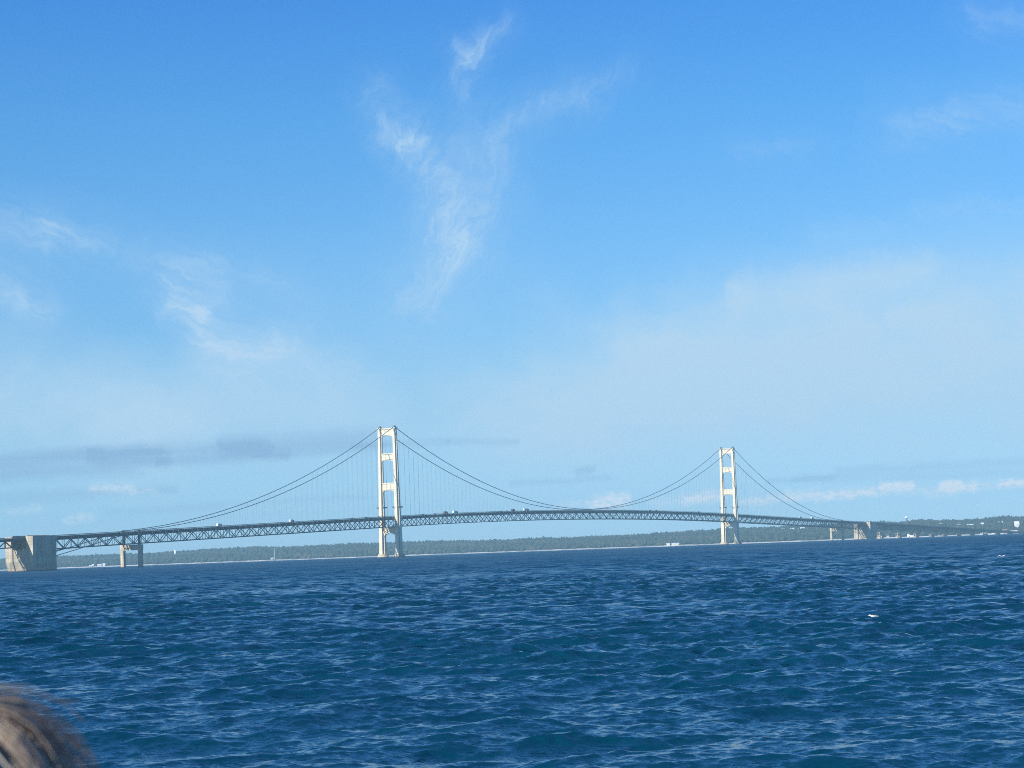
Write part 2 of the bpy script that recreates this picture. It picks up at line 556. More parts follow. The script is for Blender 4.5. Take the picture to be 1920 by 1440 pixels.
Zd -= (X0 ** 2 + Y0 ** 2) / (2 * R_EARTH)
foam = np.clip((fold - 1.02) / 0.14, 0, 1)
co = np.stack([Xd, Yd, Zd], -1).reshape(-1, 3)
ii = (np.arange(nr - 1)[:, None] * na + np.arange(na - 1)[None, :]).ravel()
quads = np.stack([ii, ii + na, ii + na + 1, ii + 1], -1)
me = mesh_np('water', co, quads, M['water'])
for nm_, arr in (('lost_slope', np.sqrt(lost)), ('foam', foam), ('far_ripple', far)):
    me.attributes.new(nm_, 'FLOAT', 'POINT').data.foreach_set('value', np.ascontiguousarray(arr, np.float32).ravel())
water = bpy.data.objects.new('water', me)
col.objects.link(water)
tag(water, 'dark blue choppy water of the strait with small wind waves', kind='structure')

# ------------------------------------------------------------------ land beyond the strait
SH_A = np.array([-0.45, -0.3637, -0.2247, -0.0026, 0.2193, 0.3532, 0.45])
SH_D = np.array([7300, 7200, 7000, 6600, 5950, 5700, 5600.0])
RIDGE = [(-0.45, 44), (-0.2248, 44.0), (-0.2017, 42.6), (-0.1785, 42.1), (-0.1553, 44.3), (-0.1321, 48.4), (-0.109, 47.8), (-0.0951, 47.2), (-0.0742, 50.2), (-0.0534, 45.0), (-0.0441, 47.6),
         (-0.0325, 46.6), (-0.0024, 42.6), (0.0253, 42.1), (0.0485, 45.3), (0.0717, 44.5), (0.0856, 48.8), (0.0995, 51.9), (0.1088, 52.0), (0.1227, 51.4), (0.1412, 51.2), (0.1528, 51.3),
         (0.1586, 53.8), (0.1644, 49.2), (0.1691, 54.2), (0.176, 55.6), (0.1899, 49.2), (0.1991, 49.8), (0.2084, 53.5), (0.213, 53.4), (0.2158, 50.0), (0.22, 50.0), (0.45, 50)]
RA = np.array([p[0] for p in RIDGE])
RZ = np.array([p[1] for p in RIDGE]) - 9.5


def shore_d(a):
    return np.interp(a, SH_A, SH_D) + 18 * np.sin(a * 140) + 9 * np.sin(a * 410 + 1)


def land_h(a, q):
    """height of the ground: a = sideways / forward, q = metres inland from the shore"""
    H = np.interp(a, RA, RZ)
    sm = np.clip((q - 30) / 1070, 0, 1)
    sm = sm ** 0.85
    rise = 2.2 * np.clip(q / 30, -3, 1) + (H - 2.2) * sm
    rough_ = (1.6 * np.sin(a * 95 + q * 0.006) + 1.2 * np.sin(a * 210 - q * 0.011)) * np.clip(q / 400, 0, 1)
    return rise + rough_ - np.clip((q - 1100) / 1400, 0, 1) * 12


def land_xyz(a, q):
    D_ = shore_d(a) + q
    return a * D_, D_, land_h(a, q) - drop(a * D_, D_)


m, t, b = new_mat('forest floor')
tcn = t.n('ShaderNodeTexCoord')
t.put(b.inputs['Base Color'], t.mix(t.maprange(t.noise(tcn.outputs['Object'], 0.01, 5, 0.6), 0.35, 0.65, 0, 1), (0.035, 0.055, 0.02, 1), (0.08, 0.085, 0.04, 1)))
b.inputs['Roughness'].default_value = 0.9
M['floor'] = m
m, t, b = new_mat('beach sand')
tcn = t.n('ShaderNodeTexCoord')
t.put(b.inputs['Base Color'], t.mix(t.maprange(t.noise(t.vec('MULTIPLY', tcn.outputs['Object'], (1, 0.3, 1)), 0.02, 5, 0.7), 0.36, 0.62, 0, 1), (0.16, 0.155, 0.14, 1), (0.62, 0.60, 0.56, 1)))
b.inputs['Roughness'].default_value = 0.9
M['sand'] = m


def sheet(name, av, qv, mat, dz=0.0):
    A_, Q_ = np.meshgrid(av, qv)
    x, y, z = land_xyz(A_, Q_)
    co = np.stack([x, y, z + dz], -1).reshape(-1, 3)
    n = len(av)
    ii = (np.arange(len(qv) - 1)[:, None] * n + np.arange(n - 1)[None, :]).ravel()
    me = mesh_np(name, co, np.stack([ii, ii + 1, ii + n + 1, ii + n], -1), mat)
    o = bpy.data.objects.new(name, me)
    col.objects.link(o)
    return o


tag(sheet('hills', np.linspace(-0.42, 0.42, 420), np.concatenate([np.linspace(-40, 60, 12), np.linspace(100, 2500, 40)]), M['floor']),
    'low wooded ridge along the far shore', kind='structure')
tag(sheet('beach', np.linspace(-0.42, 0.42, 600), np.array([-20, -8, 0, 8, 18, 28, 36.0]), M['sand'], 0.35), 'pale strip of sand and stones along the far shore', kind='structure')

# the forest: crowns of broadleaf and conifer trees covering the ridge, one mass
BUILDING_SPOTS = []            # (a, q, half width in a) kept clear, filled in below before the forest is made


def on_slope(x, D_, z):
    """distance inland at which the slope carries the line of sight through (x, D_, z)"""
    a = x / D_
    k = (z - drop(x, D_) - CAM_H) / D_
    q = np.arange(6, 1100, 2.0)
    xx, yy, zz = land_xyz(np.full_like(q, a), q)
    ok = np.nonzero((zz - CAM_H) / yy >= k)[0]
    qq = q[ok[0]] if len(ok) else 1050.0
    return a, float(qq)


# ------------------------------------------------------------------ the bridge
def rail_z(s):
    w = abs(s - 579.1)
    return 60.6 - 7.4 * (w / 579.1) ** 2 if w < 579.1 else 53.2 - 0.0254 * (w - 579.1)


SIDE, MAIN = 548.6, 1158.2
S0, S1 = -700.0, MAIN + 700.0          # faces of the two anchor blocks towards the water span
PANEL = 11.9


def cable_z(s):
    if 0 <= s <= MAIN:
        return 61.2 + (168.6 - 61.2) * ((s - 579.1) / 579.1) ** 2
    w = -s if s < 0 else s - MAIN
    if w <= SIDE:
        x = w / SIDE
        return 168.6 + (39.6 - 168.6) * x - 25.2 * 4 * x * (1 - x)
    return 39.6 - (w - SIDE) * 0.176


bridge = empty('suspension_bridge', (0, 0, 0), 0)
BLOC = Vector((SY * (-CS) - CY * (-CT), CY * (-CS) + SY * (-CT), 0))
bridge.location = BLOC
bridge.rotation_euler = (0, 0, BR_ANGLE)
tag(bridge, 'long green steel suspension bridge with two tall ivory towers across the strait', 'bridge')

node_s = list(np.arange(0, 1 + round((S1 - S0) / PANEL)) * (S1 - S0) / round((S1 - S0) / PANEL) + S0)


def haunch(s):
    w = max(S0 + 42 - s, s - (S1 - 42), 0) / 42
    return 2.6 * w * w


def top_c(s):
    return rail_z(s) - 4.6


def bot_c(s):
    return rail_z(s) - 14.0 - haunch(s)


unit = MB().box(-0.5, 0.5, -0.5, 0.5, -0.5, 0.5)


def unit_mesh(name, mat):
    o = MB().box(-0.5, 0.5, -0.5, 0.5, -0.5, 0.5)
    me = bpy.data.meshes.new(name)
    me.from_pydata(o.v, [], o.f)
    me.materials.append(mat)
    return me


UM = {'steel': unit_mesh('steel member', M['green']), 'rope': unit_mesh('rope member', M['rope'])}


def member_matrix(A, B, w, h):
    A, B = Vector(A), Vector(B)
    dv = B - A
    L = dv.length
    dx = dv / L
    ref = Vector((0, 1, 0)) if abs(dx.y) < 0.9 else Vector((0, 0, 1))
    dz = dx.cross(ref).normalized()
    dy = dz.cross(dx)
    c = (A + B) / 2
    return Matrix(((dx.x * L, dy.x * w, dz.x * h, c.x), (dx.y * L, dy.y * w, dz.y * h, c.y), (dx.z * L, dy.z * w, dz.z * h, c.z), (0, 0, 0, 1)))


def bent(p):
    return (p[0], p[1], p[2] - bdrop(p[0], p[1]))


def member(name, me, A, B, w, h, parent):
    o = bpy.data.objects.new(name, me)
    o.matrix_local = member_matrix(bent(A), bent(B), w, h)
    o.parent = parent
    o.matrix_parent_inverse = Matrix.Identity(4)
    col.objects.link(o)
    return o


def member_mb(mb, A, B, w, h):
    mt = member_matrix(A, B, w, h)
    return mb.add([tuple(mt @ Vector(p)) for p in unit.v], unit.f)


# -- towers
def plus_ring(cs_, ct_, ws, wt_, c_t, z, sgn=1):
    """outline of a cross-shaped leg: core (half lengths cs_ along, ct_ across) and wing (ws along, wt_ across)"""
    o = [(-cs_, -ct_), (-ws, -ct_), (-ws, -wt_), (ws, -wt_), (ws, -ct_), (cs_, -ct_), (cs_, ct_), (ws, ct_), (ws, wt_), (-ws, wt_), (-ws, ct_), (-cs_, ct_)]
    return [(x, c_t + y, z) for x, y in o]


def strut_outline(z_top, z_bot, ti, rise, n=12):
    """upright plate between the legs with an arched underside: (t, z) points"""
    pts = [(-ti, z_top), (-ti, z_bot)]
    for k in range(n + 1):
        th = math.pi * (1 - k / n)
        pts.append((ti * 0.86 * math.cos(th), z_bot + rise * (math.sin(th) ** 0.55)))
    pts += [(ti, z_bot), (ti, z_top)]
    return pts


def make_tower(s_at, where):
    tw = empty('tower', (s_at, 0, -bdrop(s_at, 0)), 0, bridge)
    tw['label'] = 'ivory steel tower with four cross struts, ' + where
    zs = [3.5, 20, 42, 66, 95, 124, 150, 166]

    def dims(z):
        k = 1 - (z - 3.5) / 162.5
        return 3.3 + 2.2 * k ** 1.5, 1.4 + 0.9 * k ** 1.3, 1.2 + 1.3 * k ** 1.5, 2.75 + 1.5 * k ** 1.3, 10.9 + 1.3 * k
    for sg in (1, -1):
        mb = MB()
        mb.loft([plus_ring(*dims(z)[:4], sg * dims(z)[4], z) for z in zs])
        c = dims(166)
        mb.box(-c[0] - 0.3, c[0] + 0.3, sg * c[4] - 2.6, sg * c[4] + 2.6, 166, 167.2)
        mb.build('tower_leg', M['ivory'], tw)
        sd = MB().prism_y([(-3.2, 167.2), (3.2, 167.2), (1.4, 169.6), (-1.4, 169.6)], sg * c[4] - 1.0, sg * c[4] + 1.0)
        sd.build('cable_saddle', M['cable'], tw)
        pd = MB()
        cc = dims(3.5)[4]
        pd.lathe([(7.6, -6), (7.6, 1.2), (7.3, 1.6), (6.6, 4.2), (6.2, 4.5)], 20, (0, sg * cc))
        pd.build('pedestal', M['concrete'], tw)
        rg = MB().lathe([(7.75, -5), (7.75, 0.9)], 20, (0, sg * cc))
        rg.build('waterline_band', M['stain'], tw)
        zp = 63.5
        dm = dims(zp)
        pf = MB()
        pf.box(-dm[0] - 1.2, dm[0] + 1.2, sg * dm[4] - dm[3] - 1.2, sg * dm[4] - dm[3] - 0.05, zp, zp + 1.6)
        pf.box(-dm[0] - 1.2, dm[0] + 1.2, sg * dm[4] + dm[3] + 0.05, sg * dm[4] + dm[3] + 1.2, zp, zp + 1.6)
        pf.build('work_platform', M['cable'], tw)
    for zt, zb, rise in ((166.6, 153.5, 3.6), (134.2, 121.8, 3.4), (96.0, 83.0, 3.4), (39.0, 24.0, 7.0)):
        zm = (zt + zb) / 2
        dm = dims(zm)
        ti = dm[4] - dm[1] + 0.2
        mb = MB().prism_x(strut_outline(zt, zb, ti, rise), -dm[2] - 0.2, dm[2] + 0.2)
        st = mb.build('cross_strut', M['ivory'], tw)
        pn_ = MB()
        for z0, z1 in ((zt - 1.3, zt - 0.15), (zb + rise + 0.7, zb + rise + 1.9)):
            for x in (-1, 1):
                x0, x1 = sorted((x * (dm[2] + 0.21), x * (dm[2] + 0.75)))
                pn_.box(x0, x1, -ti + 0.4, ti - 0.4, z0, z1)
        for y in np.linspace(-ti + 0.8, ti - 0.8, 4):
            for x in (-1, 1):
                x0, x1 = sorted((x * (dm[2] + 0.205), x * (dm[2] + 0.5)))
                pn_.box(x0, x1, y - 0.25, y + 0.25, zb + rise + 1.92, zt - 1.32)
        o = pn_.build('strut_ribs', M['ivory'], tw)
        o.name = 'stiffener_rib'
        o['kind'] = 'stuff'
    return tw


make_tower(0, 'the taller-looking one beside the long side span')
make_tower(MAIN, 'the smaller-looking one before the wooded ridge')

# -- main cables and suspenders
for t_ in (-10.4, 10.4):
    path = [(s, t_, cable_z(s)) for s in np.concatenate([np.linspace(S0 - 2, -SIDE, 6), np.linspace(-SIDE, 0, 60)[1:], np.linspace(0, MAIN, 120)[1:], np.linspace(MAIN, MAIN + SIDE, 60)[1:], np.linspace(MAIN + SIDE, S1 + 2, 6)[1:]])]
    MB().tube(path, 0.42, 6).build('main_cable', M['cable'], bridge, bend=True, smooth=True)
sus = []
for t_ in (-10.4, 10.4):
    for a_, b_, n in ((-SIDE, 0, 46), (0, MAIN, 98), (MAIN, MAIN + SIDE, 46)):
        for k in range(1, n):
            s = a_ + (b_ - a_) * k / n
            zt_, zb_ = cable_z(s) - 0.3, rail_z(s) - 4.2
            if zt_ - zb_ > 4.0:
                dist = math.hypot(s - CS, t_ - CT)
                sus.append(((zt_ - zb_) / dist, s, t_, zt_, zb_))
sus.sort(reverse=True)
for _, s, t_, zt_, zb_ in sus[:290]:
    member('suspender', UM['rope'], (s, t_, zb_), (s, t_, zt_), 0.125, 0.125, bridge)
mb = MB()
for _, s, t_, zt_, zb_ in sus[290:]:
    member_mb(mb, (s, t_, zb_), (s, t_, zt_), 0.125, 0.125)
if mb.v:
    mb.build('suspender_rope', M['rope'], bridge, bend=True)['kind'] = 'stuff'

# -- deck and trusses
T_TR = 10.4


def deck_parts(root, ss, floor_depth=3.4, rail=True):
    pth = lambda t_, dz: [(s, t_, rail_z(s) + dz) for s in ss]
    MB().ribbon(pth(0, -1.45), 16.6, 0.6).build('road_deck', M['asphalt'], root, bend=True)
    for t_ in (-7.9, -4, 0, 4, 7.9):
        MB().ribbon(pth(t_, -2.5), 0.5, 1.5).build('stringer', M['green'], root, bend=True)
    for t_ in (-8.15, 8.15):
        mb = MB()
        mb.ribbon(pth(t_, -0.12), 0.18, 0.24)
        mb.ribbon(pth(t_, -0.55), 0.12, 0.16)
        for a_, b_ in zip(ss[:-1], ss[1:]):
            for k in range(3):
                s = a_ + (b_ - a_) * k / 3
                mb.box(s - 0.1, s + 0.1, t_ - 0.08, t_ + 0.08, rail_z(s) - 1.16, rail_z(s) - 0.23)
        mb.build('railing', M['rail'], root, bend=True)
        MB().ribbon(pth(t_ * 1.035, -1.6), 0.18, 0.9).build('deck_edge_beam', M['green'], root, bend=True)


deck_s = [s for s in node_s]
deck_s = [S0 - 38] + [S0 - 25, S0 - 12] + deck_s + [S1 + 12, S1 + 25, S1 + 38]
deck_parts(bridge, deck_s)
for t_ in (-T_TR, T_TR):
    MB().ribbon([(s, t_, top_c(s)) for s in node_s], 0.7, 0.75).build('top_chord', M['green'], bridge, bend=True)
    MB().ribbon([(s, t_, bot_c(s)) for s in node_s], 0.75, 0.85).build('bottom_chord', M['green'], bridge, bend=True)
dg, posts = [], []
for t_ in (-T_TR, T_TR):
    for k in range(len(node_s) - 1):
        a_, b_ = node_s[k], node_s[k + 1]
        A, B = ((a_, t_, bot_c(a_) + .4), (b_, t_, top_c(b_) - .3)) if k % 2 == 0 else ((a_, t_, top_c(a_) - .3), (b_, t_, bot_c(b_) + .4))
        dg.append((math.hypot((a_ + b_) / 2 - CS, t_ - CT), A, B))
        posts.append((math.hypot(a_ - CS, t_ - CT), (a_, t_, bot_c(a_) + .4), (a_, t_, top_c(a_) - .35)))
dg.sort()
posts.sort()
for _, A, B in dg[:290]:
    member('truss_diagonal', UM['steel'], A, B, 0.55, 0.62, bridge)
for _, A, B in posts[:290]:
    member('truss_post', UM['steel'], A, B, 0.4, 0.36, bridge)
mb = MB()
for _, A, B in dg[290:]:
    member_mb(mb, A, B, 0.55, 0.62)
for _, A, B in posts[290:]:
    member_mb(mb, A, B, 0.4, 0.36)
mb.build('truss_web', M['green'], bridge, bend=True)['kind'] = 'stuff'
mb = MB()
for k, s in enumerate(node_s):
    z = top_c(s)
    mb.box(s - 0.25, s + 0.25, -10.0, 10.0, rail_z(s) - 4.1, rail_z(s) - 3.26)          # floor beam
    for t_ in (-T_TR, T_TR):
        mb.box(s - 0.3, s + 0.3, t_ - 0.3, t_ + 0.3, z + 0.38, rail_z(s) - 2.1)          # bracket post up to the deck edge
    if k % 2 == 0:
        member_mb(mb, (s, -10, bot_c(s)), (s, 10, bot_c(s)), 0.3, 0.3)
    if k + 1 < len(node_s):
        s2 = node_s[k + 1]
        t1, t2 = (-10, 10) if k % 2 else (10, -10)
        member_mb(mb, (s, t1, bot_c(s)), (s2, t2, bot_c(s2)), 0.3, 0.3)
        for t_ in (-T_TR, T_TR):                                                        # small knee braces under the deck edge
            sm_ = (s + s2) / 2
            member_mb(mb, (s, t_, z + .3), (sm_, t_, rail_z(sm_) - 2.3), 0.25, 0.28)
            member_mb(mb, (sm_, t_, rail_z(sm_) - 2.3), (s2, t_, top_c(s2) + .3), 0.25, 0.28)
mb.build('floor_framing', M['green'], bridge, bend=True)['kind'] = 'stuff'

# -- cable bents: concrete portal piers with steel posts on top
for s_at, where in ((-SIDE - 0.5, 'at the long side span, nearer the big concrete block'), (MAIN + SIDE + 0.5, 'far one, before the wooded shore')):
    bp = empty('bent_pier', (s_at, 0, -bdrop(s_at, 0)), 0, bridge)
    bp['label'] = 'concrete portal pier with two columns, ' + where
    for sg in (-1, 1):
        MB().box(-2.0, 2.0, sg * 11.6 - 1.95, sg * 11.6 + 1.95, -6, 18.2).build('column', M['concrete'], bp)
        MB().box(-2.25, 2.25, sg * 11.6 - 2.2, sg * 11.6 + 2.2, -6, 0.9).build('waterline_band', M['stain'], bp)
        ht = rail_z(s_at) + 1.0
        MB().prism_y([(-1.3, 24.31), (1.3, 24.31), (0.8, ht), (-0.8, ht)], sg * 10.4 - 1.0, sg * 10.4 + 1.0).build('steel_post', M['green'], bp)
    MB().box(-2.2, 2.2, -13.9, 13.9, 18.21, 24.3).build('cap_beam', M['concrete'], bp)

# -- anchor blocks
def make_anchor(face_s, sgn, where):
    """concrete anchor block; face_s: face towards the cables, the block runs 39 m outwards; sgn -1 at the near end"""
    ab = empty('anchor_block', (face_s, 0, -bdrop(face_s, 0)), 0, bridge)
    ab['label'] = 'massive concrete anchor block, ' + where
    s_out = sgn * 37.0
    zt = rail_z(face_s + sgn * 18) + 0.2

    def side_prof(top, x_in, x_out):
        o = [(x_in, top), (x_in, -6), (x_out - sgn * 4.6, -6), (x_out - sgn * 3.6, 0), (x_out, 9.6), (x_out, top)]
        return o
    for sg in (-1, 1):
        y0, y1 = sorted((sg * 8.7, sg * 17.5))
        MB().prism_y(side_prof(zt, 0, s_out), y0, y1).build('wing_wall', M['concrete'], ab)
        MB().box(*sorted((sgn * 1.0, s_out - sgn * 1.0)), *sorted((sg * 8.9, sg * 9.5)), zt + 0.02, zt + 0.9).build('parapet', M['concrete'], ab)
    MB().prism_y(side_prof(21.8, sgn * 2.0, s_out - sgn * 1.1), -8.69, 8.69).build('base', M['concrete'], ab)
    MB().box(*sorted((sgn * 9.0, s_out - sgn * 12.0)), -8.68, 8.68, 21.81, rail_z(face_s + sgn * 18) - 3.4).build('core', M['concrete'], ab)
    MB().box(*sorted((-sgn * 0.3, s_out - sgn * 3.3)), -17.8, 17.8, -6, 1.0).build('waterline_band', M['stain'], ab)
    fd = MB().box(*sorted((-sgn * 2.5, s_out - sgn * 1.5)), -19.5, 19.5, -6, 0.25)
    fd.build('footing', M['stain'], ab)
    return ab


make_anchor(S0 + 2.0, -1, 'the big one at the near end of the long side span')
make_anchor(S1 - 2.0, 1, 'the far one where the arched viaduct begins')

# ------------------------------------------------------------------ viaducts at both ends
def viaduct(label, s_a, s_b, piers, depth_of, pier_top_of):
    root = empty('truss_viaduct', BLOC, BR_ANGLE)
    tag(root, label, 'viaduct')
    n = max(2, round(abs(s_b - s_a) / 10.0))
    ss = list(np.linspace(s_a, s_b, n + 1))
    deck_parts(root, ss)
    dl = []
    for t_ in (-8.2, 8.2):
        MB().ribbon([(s, t_, rail_z(s) - 3.6) for s in ss], 0.6, 0.7).build('top_chord', M['green'], root, bend=True)
        MB().ribbon([(s, t_, rail_z(s) - depth_of(s)) for s in ss], 0.65, 0.8).build('bottom_chord', M['green'], root, bend=True)
        for k in range(n):
            a_, b_ = ss[k], ss[k + 1]
            za, zb = rail_z(a_), rail_z(b_)
            if k % 2 == 0:
                dl.append(((a_, t_, za - depth_of(a_) + .4), (b_, t_, zb - 3.9)))
            else:
                dl.append(((a_, t_, za - 3.9), (b_, t_, zb - depth_of(b_) + .4)))
            dl.append(((b_, t_, zb - depth_of(b_) + .4), (b_, t_, zb - 3.9)))
    dl.sort(key=lambda q: math.hypot(q[0][0] - CS, q[0][1] - CT))
    for A, B in dl[:290]:
        member('truss_diagonal', UM['steel'], A, B, 0.7, 0.75, root)
    if len(dl) > 290:
        mb = MB()
        for A, B in dl[290:]:
            member_mb(mb, A, B, 0.7, 0.75)
        mb.build('truss_web', M['green'], root, bend=True)['kind'] = 'stuff'
    mb = MB()
    for s in ss:
        mb.box(s - 0.25, s + 0.25, -8.0, 8.0, rail_z(s) - 4.0, rail_z(s) - 3.26)
        member_mb(mb, (s, -8, rail_z(s) - depth_of(s)), (s, 8, rail_z(s) - depth_of(s)), 0.3, 0.3)
    mb.build('floor_framing', M['green'], root, bend=True)['kind'] = 'stuff'
    for s in piers:
        zt = pier_top_of(s)
        pr = MB()
        w = 5.4
        rings = []
        for z, hs, ht in ((-6, 3.0, w + 1.2), (1.5, 2.8, w + 1.0), (zt - 2.5, 2.0, w), (zt - 2.5, 2.4, w + .5), (zt, 2.4, w + .5)):
            oc = [(hs * math.cos(x), (ht if abs(math.sin(x)) > .5 else ht - hs * .6) * (1 if math.sin(x) > 0 else -1)) for x in (math.pi * .25, math.pi * .5, math.pi * .75, -math.pi * .75, -math.pi * .5, -math.pi * .25)]
            oc = [(hs, ht - hs * .7), (hs * .4, ht), (-hs * .4, ht), (-hs, ht - hs * .7), (-hs, -ht + hs * .7), (-hs * .4, -ht), (hs * .4, -ht), (hs, -ht + hs * .7)]
            rings.append([(s + x, y, z) for x, y in oc])
        pr.loft(rings).build('pier', M['concrete'], root, bend=True)
    return root


PIERS_R = [1969, 2088, 2208, 2317, 2412, 2520, 2628, 2736, 2844, 2952, 3060, 3168]


def depth_r(s):
    k = min(abs(s - p) for p in PIERS_R)
    sc_ = np.interp(s, [1900, 2400, 2700, 3300], [1.0, 0.85, 0.55, 0.3])
    lim = max(rail_z(s) - 1.2 - 2.5, 3.9)
    dd = (12.8 + 6.0 * max(0, 1 - k / 34.0) ** 1.6) * sc_
    return float(min(max(dd, 4.6), lim))


viaduct('dark green truss viaduct on low piers running to the far shore', S1 + 36, 3220, PIERS_R, depth_r, lambda s: max(rail_z(s) - depth_r(s) - 0.5, 2.0))
PIERS_L = [-905]
depth_l = lambda s: 10.2 + (3.0 * max(0, 1 - abs(s + 905) / 45.0) ** 1.5)
viaduct('short stretch of green truss viaduct running out beyond the big concrete block', S0 - 36, -1100, PIERS_L, depth_l, lambda s: rail_z(s) - depth_l(s) - 0.5)


# ------------------------------------------------------------------ vehicles on the deck (x = driving direction along the bridge)
def wheel_mb(mb, x, y, rd, w=0.28):
    pts = [(x + rd * math.cos(a), rd + rd * math.sin(a)) for a in np.linspace(0, 2 * math.pi, 13)[:-1]]
    return mb.prism_y(pts, y - w / 2, y + w / 2)


def place(o, s, t_):
    o.location = to_world(s, t_, rail_z(s) - 1.14)
    o.rotation_euler = (0, 0, BR_ANGLE)
    return o


def lorry(s, t_, label, box_mat, cab_mat, L=12.5, H=4.0):
    root = place(empty('lorry'), s, t_)
    tag(root, label, 'truck', 'vehicles crossing the bridge')
    MB().box(-L / 2, L / 2 - 3.0, -1.28, 1.28, 1.1, H).build('cargo_box', box_mat, root)
    x = L / 2
    MB().prism_y([(x - 2.8, 0.7), (x, 0.7), (x, 1.9), (x - 0.35, 3.1), (x - 2.8, 3.2)], -1.22, 1.22).build('cab', cab_mat, root)
    MB().prism_y([(x - 0.02, 1.95), (x + 0.02, 1.95), (x - 0.31, 3.0), (x - 0.36, 3.0)], -1.1, 1.1).build('windscreen', M['glass'], root)
    MB().box(-L / 2, x - 0.2, -0.5, 0.5, 0.62, 1.08).build('chassis', M['v_dark'], root)
    for wx in (-L / 2 + 1.2, -L / 2 + 2.5, x - 1.3):
        for wy in (-1.08, 1.08):
            wheel_mb(MB(), wx, wy, 0.5).build('wheel', M['tyre'], root)
    return root


def car(s, t_, label, mat, tall=0.0, L=4.6):
    root = place(empty('car'), s, t_)
    tag(root, label, 'car', 'vehicles crossing the bridge')
    h = 1.5 + tall
    l = L / 2
    MB().prism_y([(-l, 0.35), (l, 0.35), (l, 0.75), (l - 0.3, 0.95), (l - 1.2, 1.02), (-l + 0.2, 1.05), (-l, 0.9)], -0.9, 0.9).build('body', mat, root)
    MB().prism_y([(l - 1.25, 1.021), (l - 1.9, h - 0.05), (-l + 0.9, h - 0.05), (-l + 0.25, 1.051)], -0.8, 0.8).build('cabin_glass', M['glass'], root)
    MB().prism_y([(l - 1.85, h - 0.049), (l - 1.95, h + 0.02), (-l + 0.95, h + 0.02), (-l + 0.85, h - 0.049)], -0.78, 0.78).build('roof_panel', mat, root)
    for wx in (-l + 0.85, l - 0.9):
        for wy in (-0.8, 0.8):
            wheel_mb(MB(), wx, wy, 0.33, 0.2).build('wheel', M['tyre'], root)
    return root


lorry(-387, -2.4, 'white box lorry with brown cab on the side span, closest to the portal pier', M['white'], M['v_brown'], 8.5, 3.7)
lorry(-236, -2.4, 'small white lorry with dark cab midway along the side span', M['white'], M['v_dark'], 8.0, 3.7)
car(-101, -5.6, 'dark car on the side span, third vehicle before the taller-looking tower', M['v_dark'], 0.3)
car(-68, -5.6, 'dark blue car on the side span, second vehicle before the taller-looking tower', M['v_blue'], 0.4)
car(-37, -5.6, 'dark green car just before the taller-looking tower', M['green'], 0.2)
car(76, -5.6, 'dark car just past the taller-looking tower on the main span', M['v_dark'], 0.2)
car(108, -5.6, 'dark red car on the main span between a dark car and a brown lorry', M['v_red'], 0.2)
lorry(143, -2.4, 'all brown lorry on the main span just ahead of a white one', M['v_brown'], M['v_brown'], 9.0, 3.7)
lorry(170, -2.4, 'white lorry with brown cab following the all brown lorry', M['white'], M['v_brown'], 11.0)
car(298, -5.6, 'dark car in the middle of the main span before a blue car', M['v_dark'], 0.2)
car(316, -5.6, 'blue car in the middle of the main span', M['v_blue'], 0.2)
lorry(340, -2.4, 'dark brown lorry behind the long white lorry on the main span', M['v_brown'], M['v_dark'], 9.0, 3.8)
lorry(380, -2.4, 'long white lorry at the middle of the main span', M['white'], M['v_dark'], 15.0)
car(810, -5.6, 'dark car on the far half of the main span', M['v_dark'], 0.4)
car(834, -5.6, 'dark red van-like car on the far half of the main span', M['v_red'], 0.6)
car(1008, -5.6, 'dark high-roofed car shortly before the smaller-looking tower', M['v_dark'], 0.6)
lorry(1500, -2.4, 'white lorry on the far side span past the smaller-looking tower', M['white'], M['v_dark'], 9.0, 3.7)
lorry(1565, -2.4, 'white lorry low on the far side span near the far portal pier', M['white'], M['v_dark'], 11.0)
car(-736, 1.5, 'dark car on top of the big concrete anchor block', M['v_dark'], 0.5)


# ------------------------------------------------------------------ buildings, masts and boats of the far shore
def on_land(x, D_, z, inland=None):
    if inland is None:
        a, q = on_slope(x, D_, z)
    else:
        a, q = x / D_, inland
    gx, gy, gz = (float(v) for v in land_xyz(np.array(a), np.array(q)))
    return a, q, Vector((gx, gy, gz))


def house(x, D_, z, w, h, label, wall, roof, kind='house', inland=None, flat=False, depth=None, windows=3, group='buildings on the far shore', cat='building', name='house'):
    a, q, p = on_land(x, D_, z, inland)
    BUILDING_SPOTS.append((a, q, w * 0.62 / D_))
    root = empty(name, p, math.atan2(-p.x, p.y) + random.uniform(-0.25, 0.25))
    tag(root, label, cat, group)
    dp = depth or min(max(w * 0.6, 5), 12)
    hw = h if flat else h * 0.66
    MB().box(-w / 2, w / 2, -dp / 2, dp / 2, -2.5, hw).build('wall', wall, root)
    if flat:
        MB().box(-w / 2 - .3, w / 2 + .3, -dp / 2 - .3, dp / 2 + .3, hw + .002, hw + .5).build('roof', roof, root)
    else:
        MB().prism_x([(-dp / 2 - .5, hw), (dp / 2 + .5, hw), (dp / 2 + .5, hw + .25), (0, h + .25), (-dp / 2 - .5, hw + .25)], -w / 2 - .5, w / 2 + .5).build('roof', roof, root)
    lv = max(1, int(hw // 3))
    for f in range(lv):
        for k in range(windows):
            cx = -w / 2 + w * (k + .5) / windows
            MB().box(cx - w / windows * .22, cx + w / windows * .22, -dp / 2 - .06, -dp / 2 + .1, f * hw / lv + 1.0, f * hw / lv + min(2.3, hw / lv - .3)).build('window', M['glass'], root)
    return root


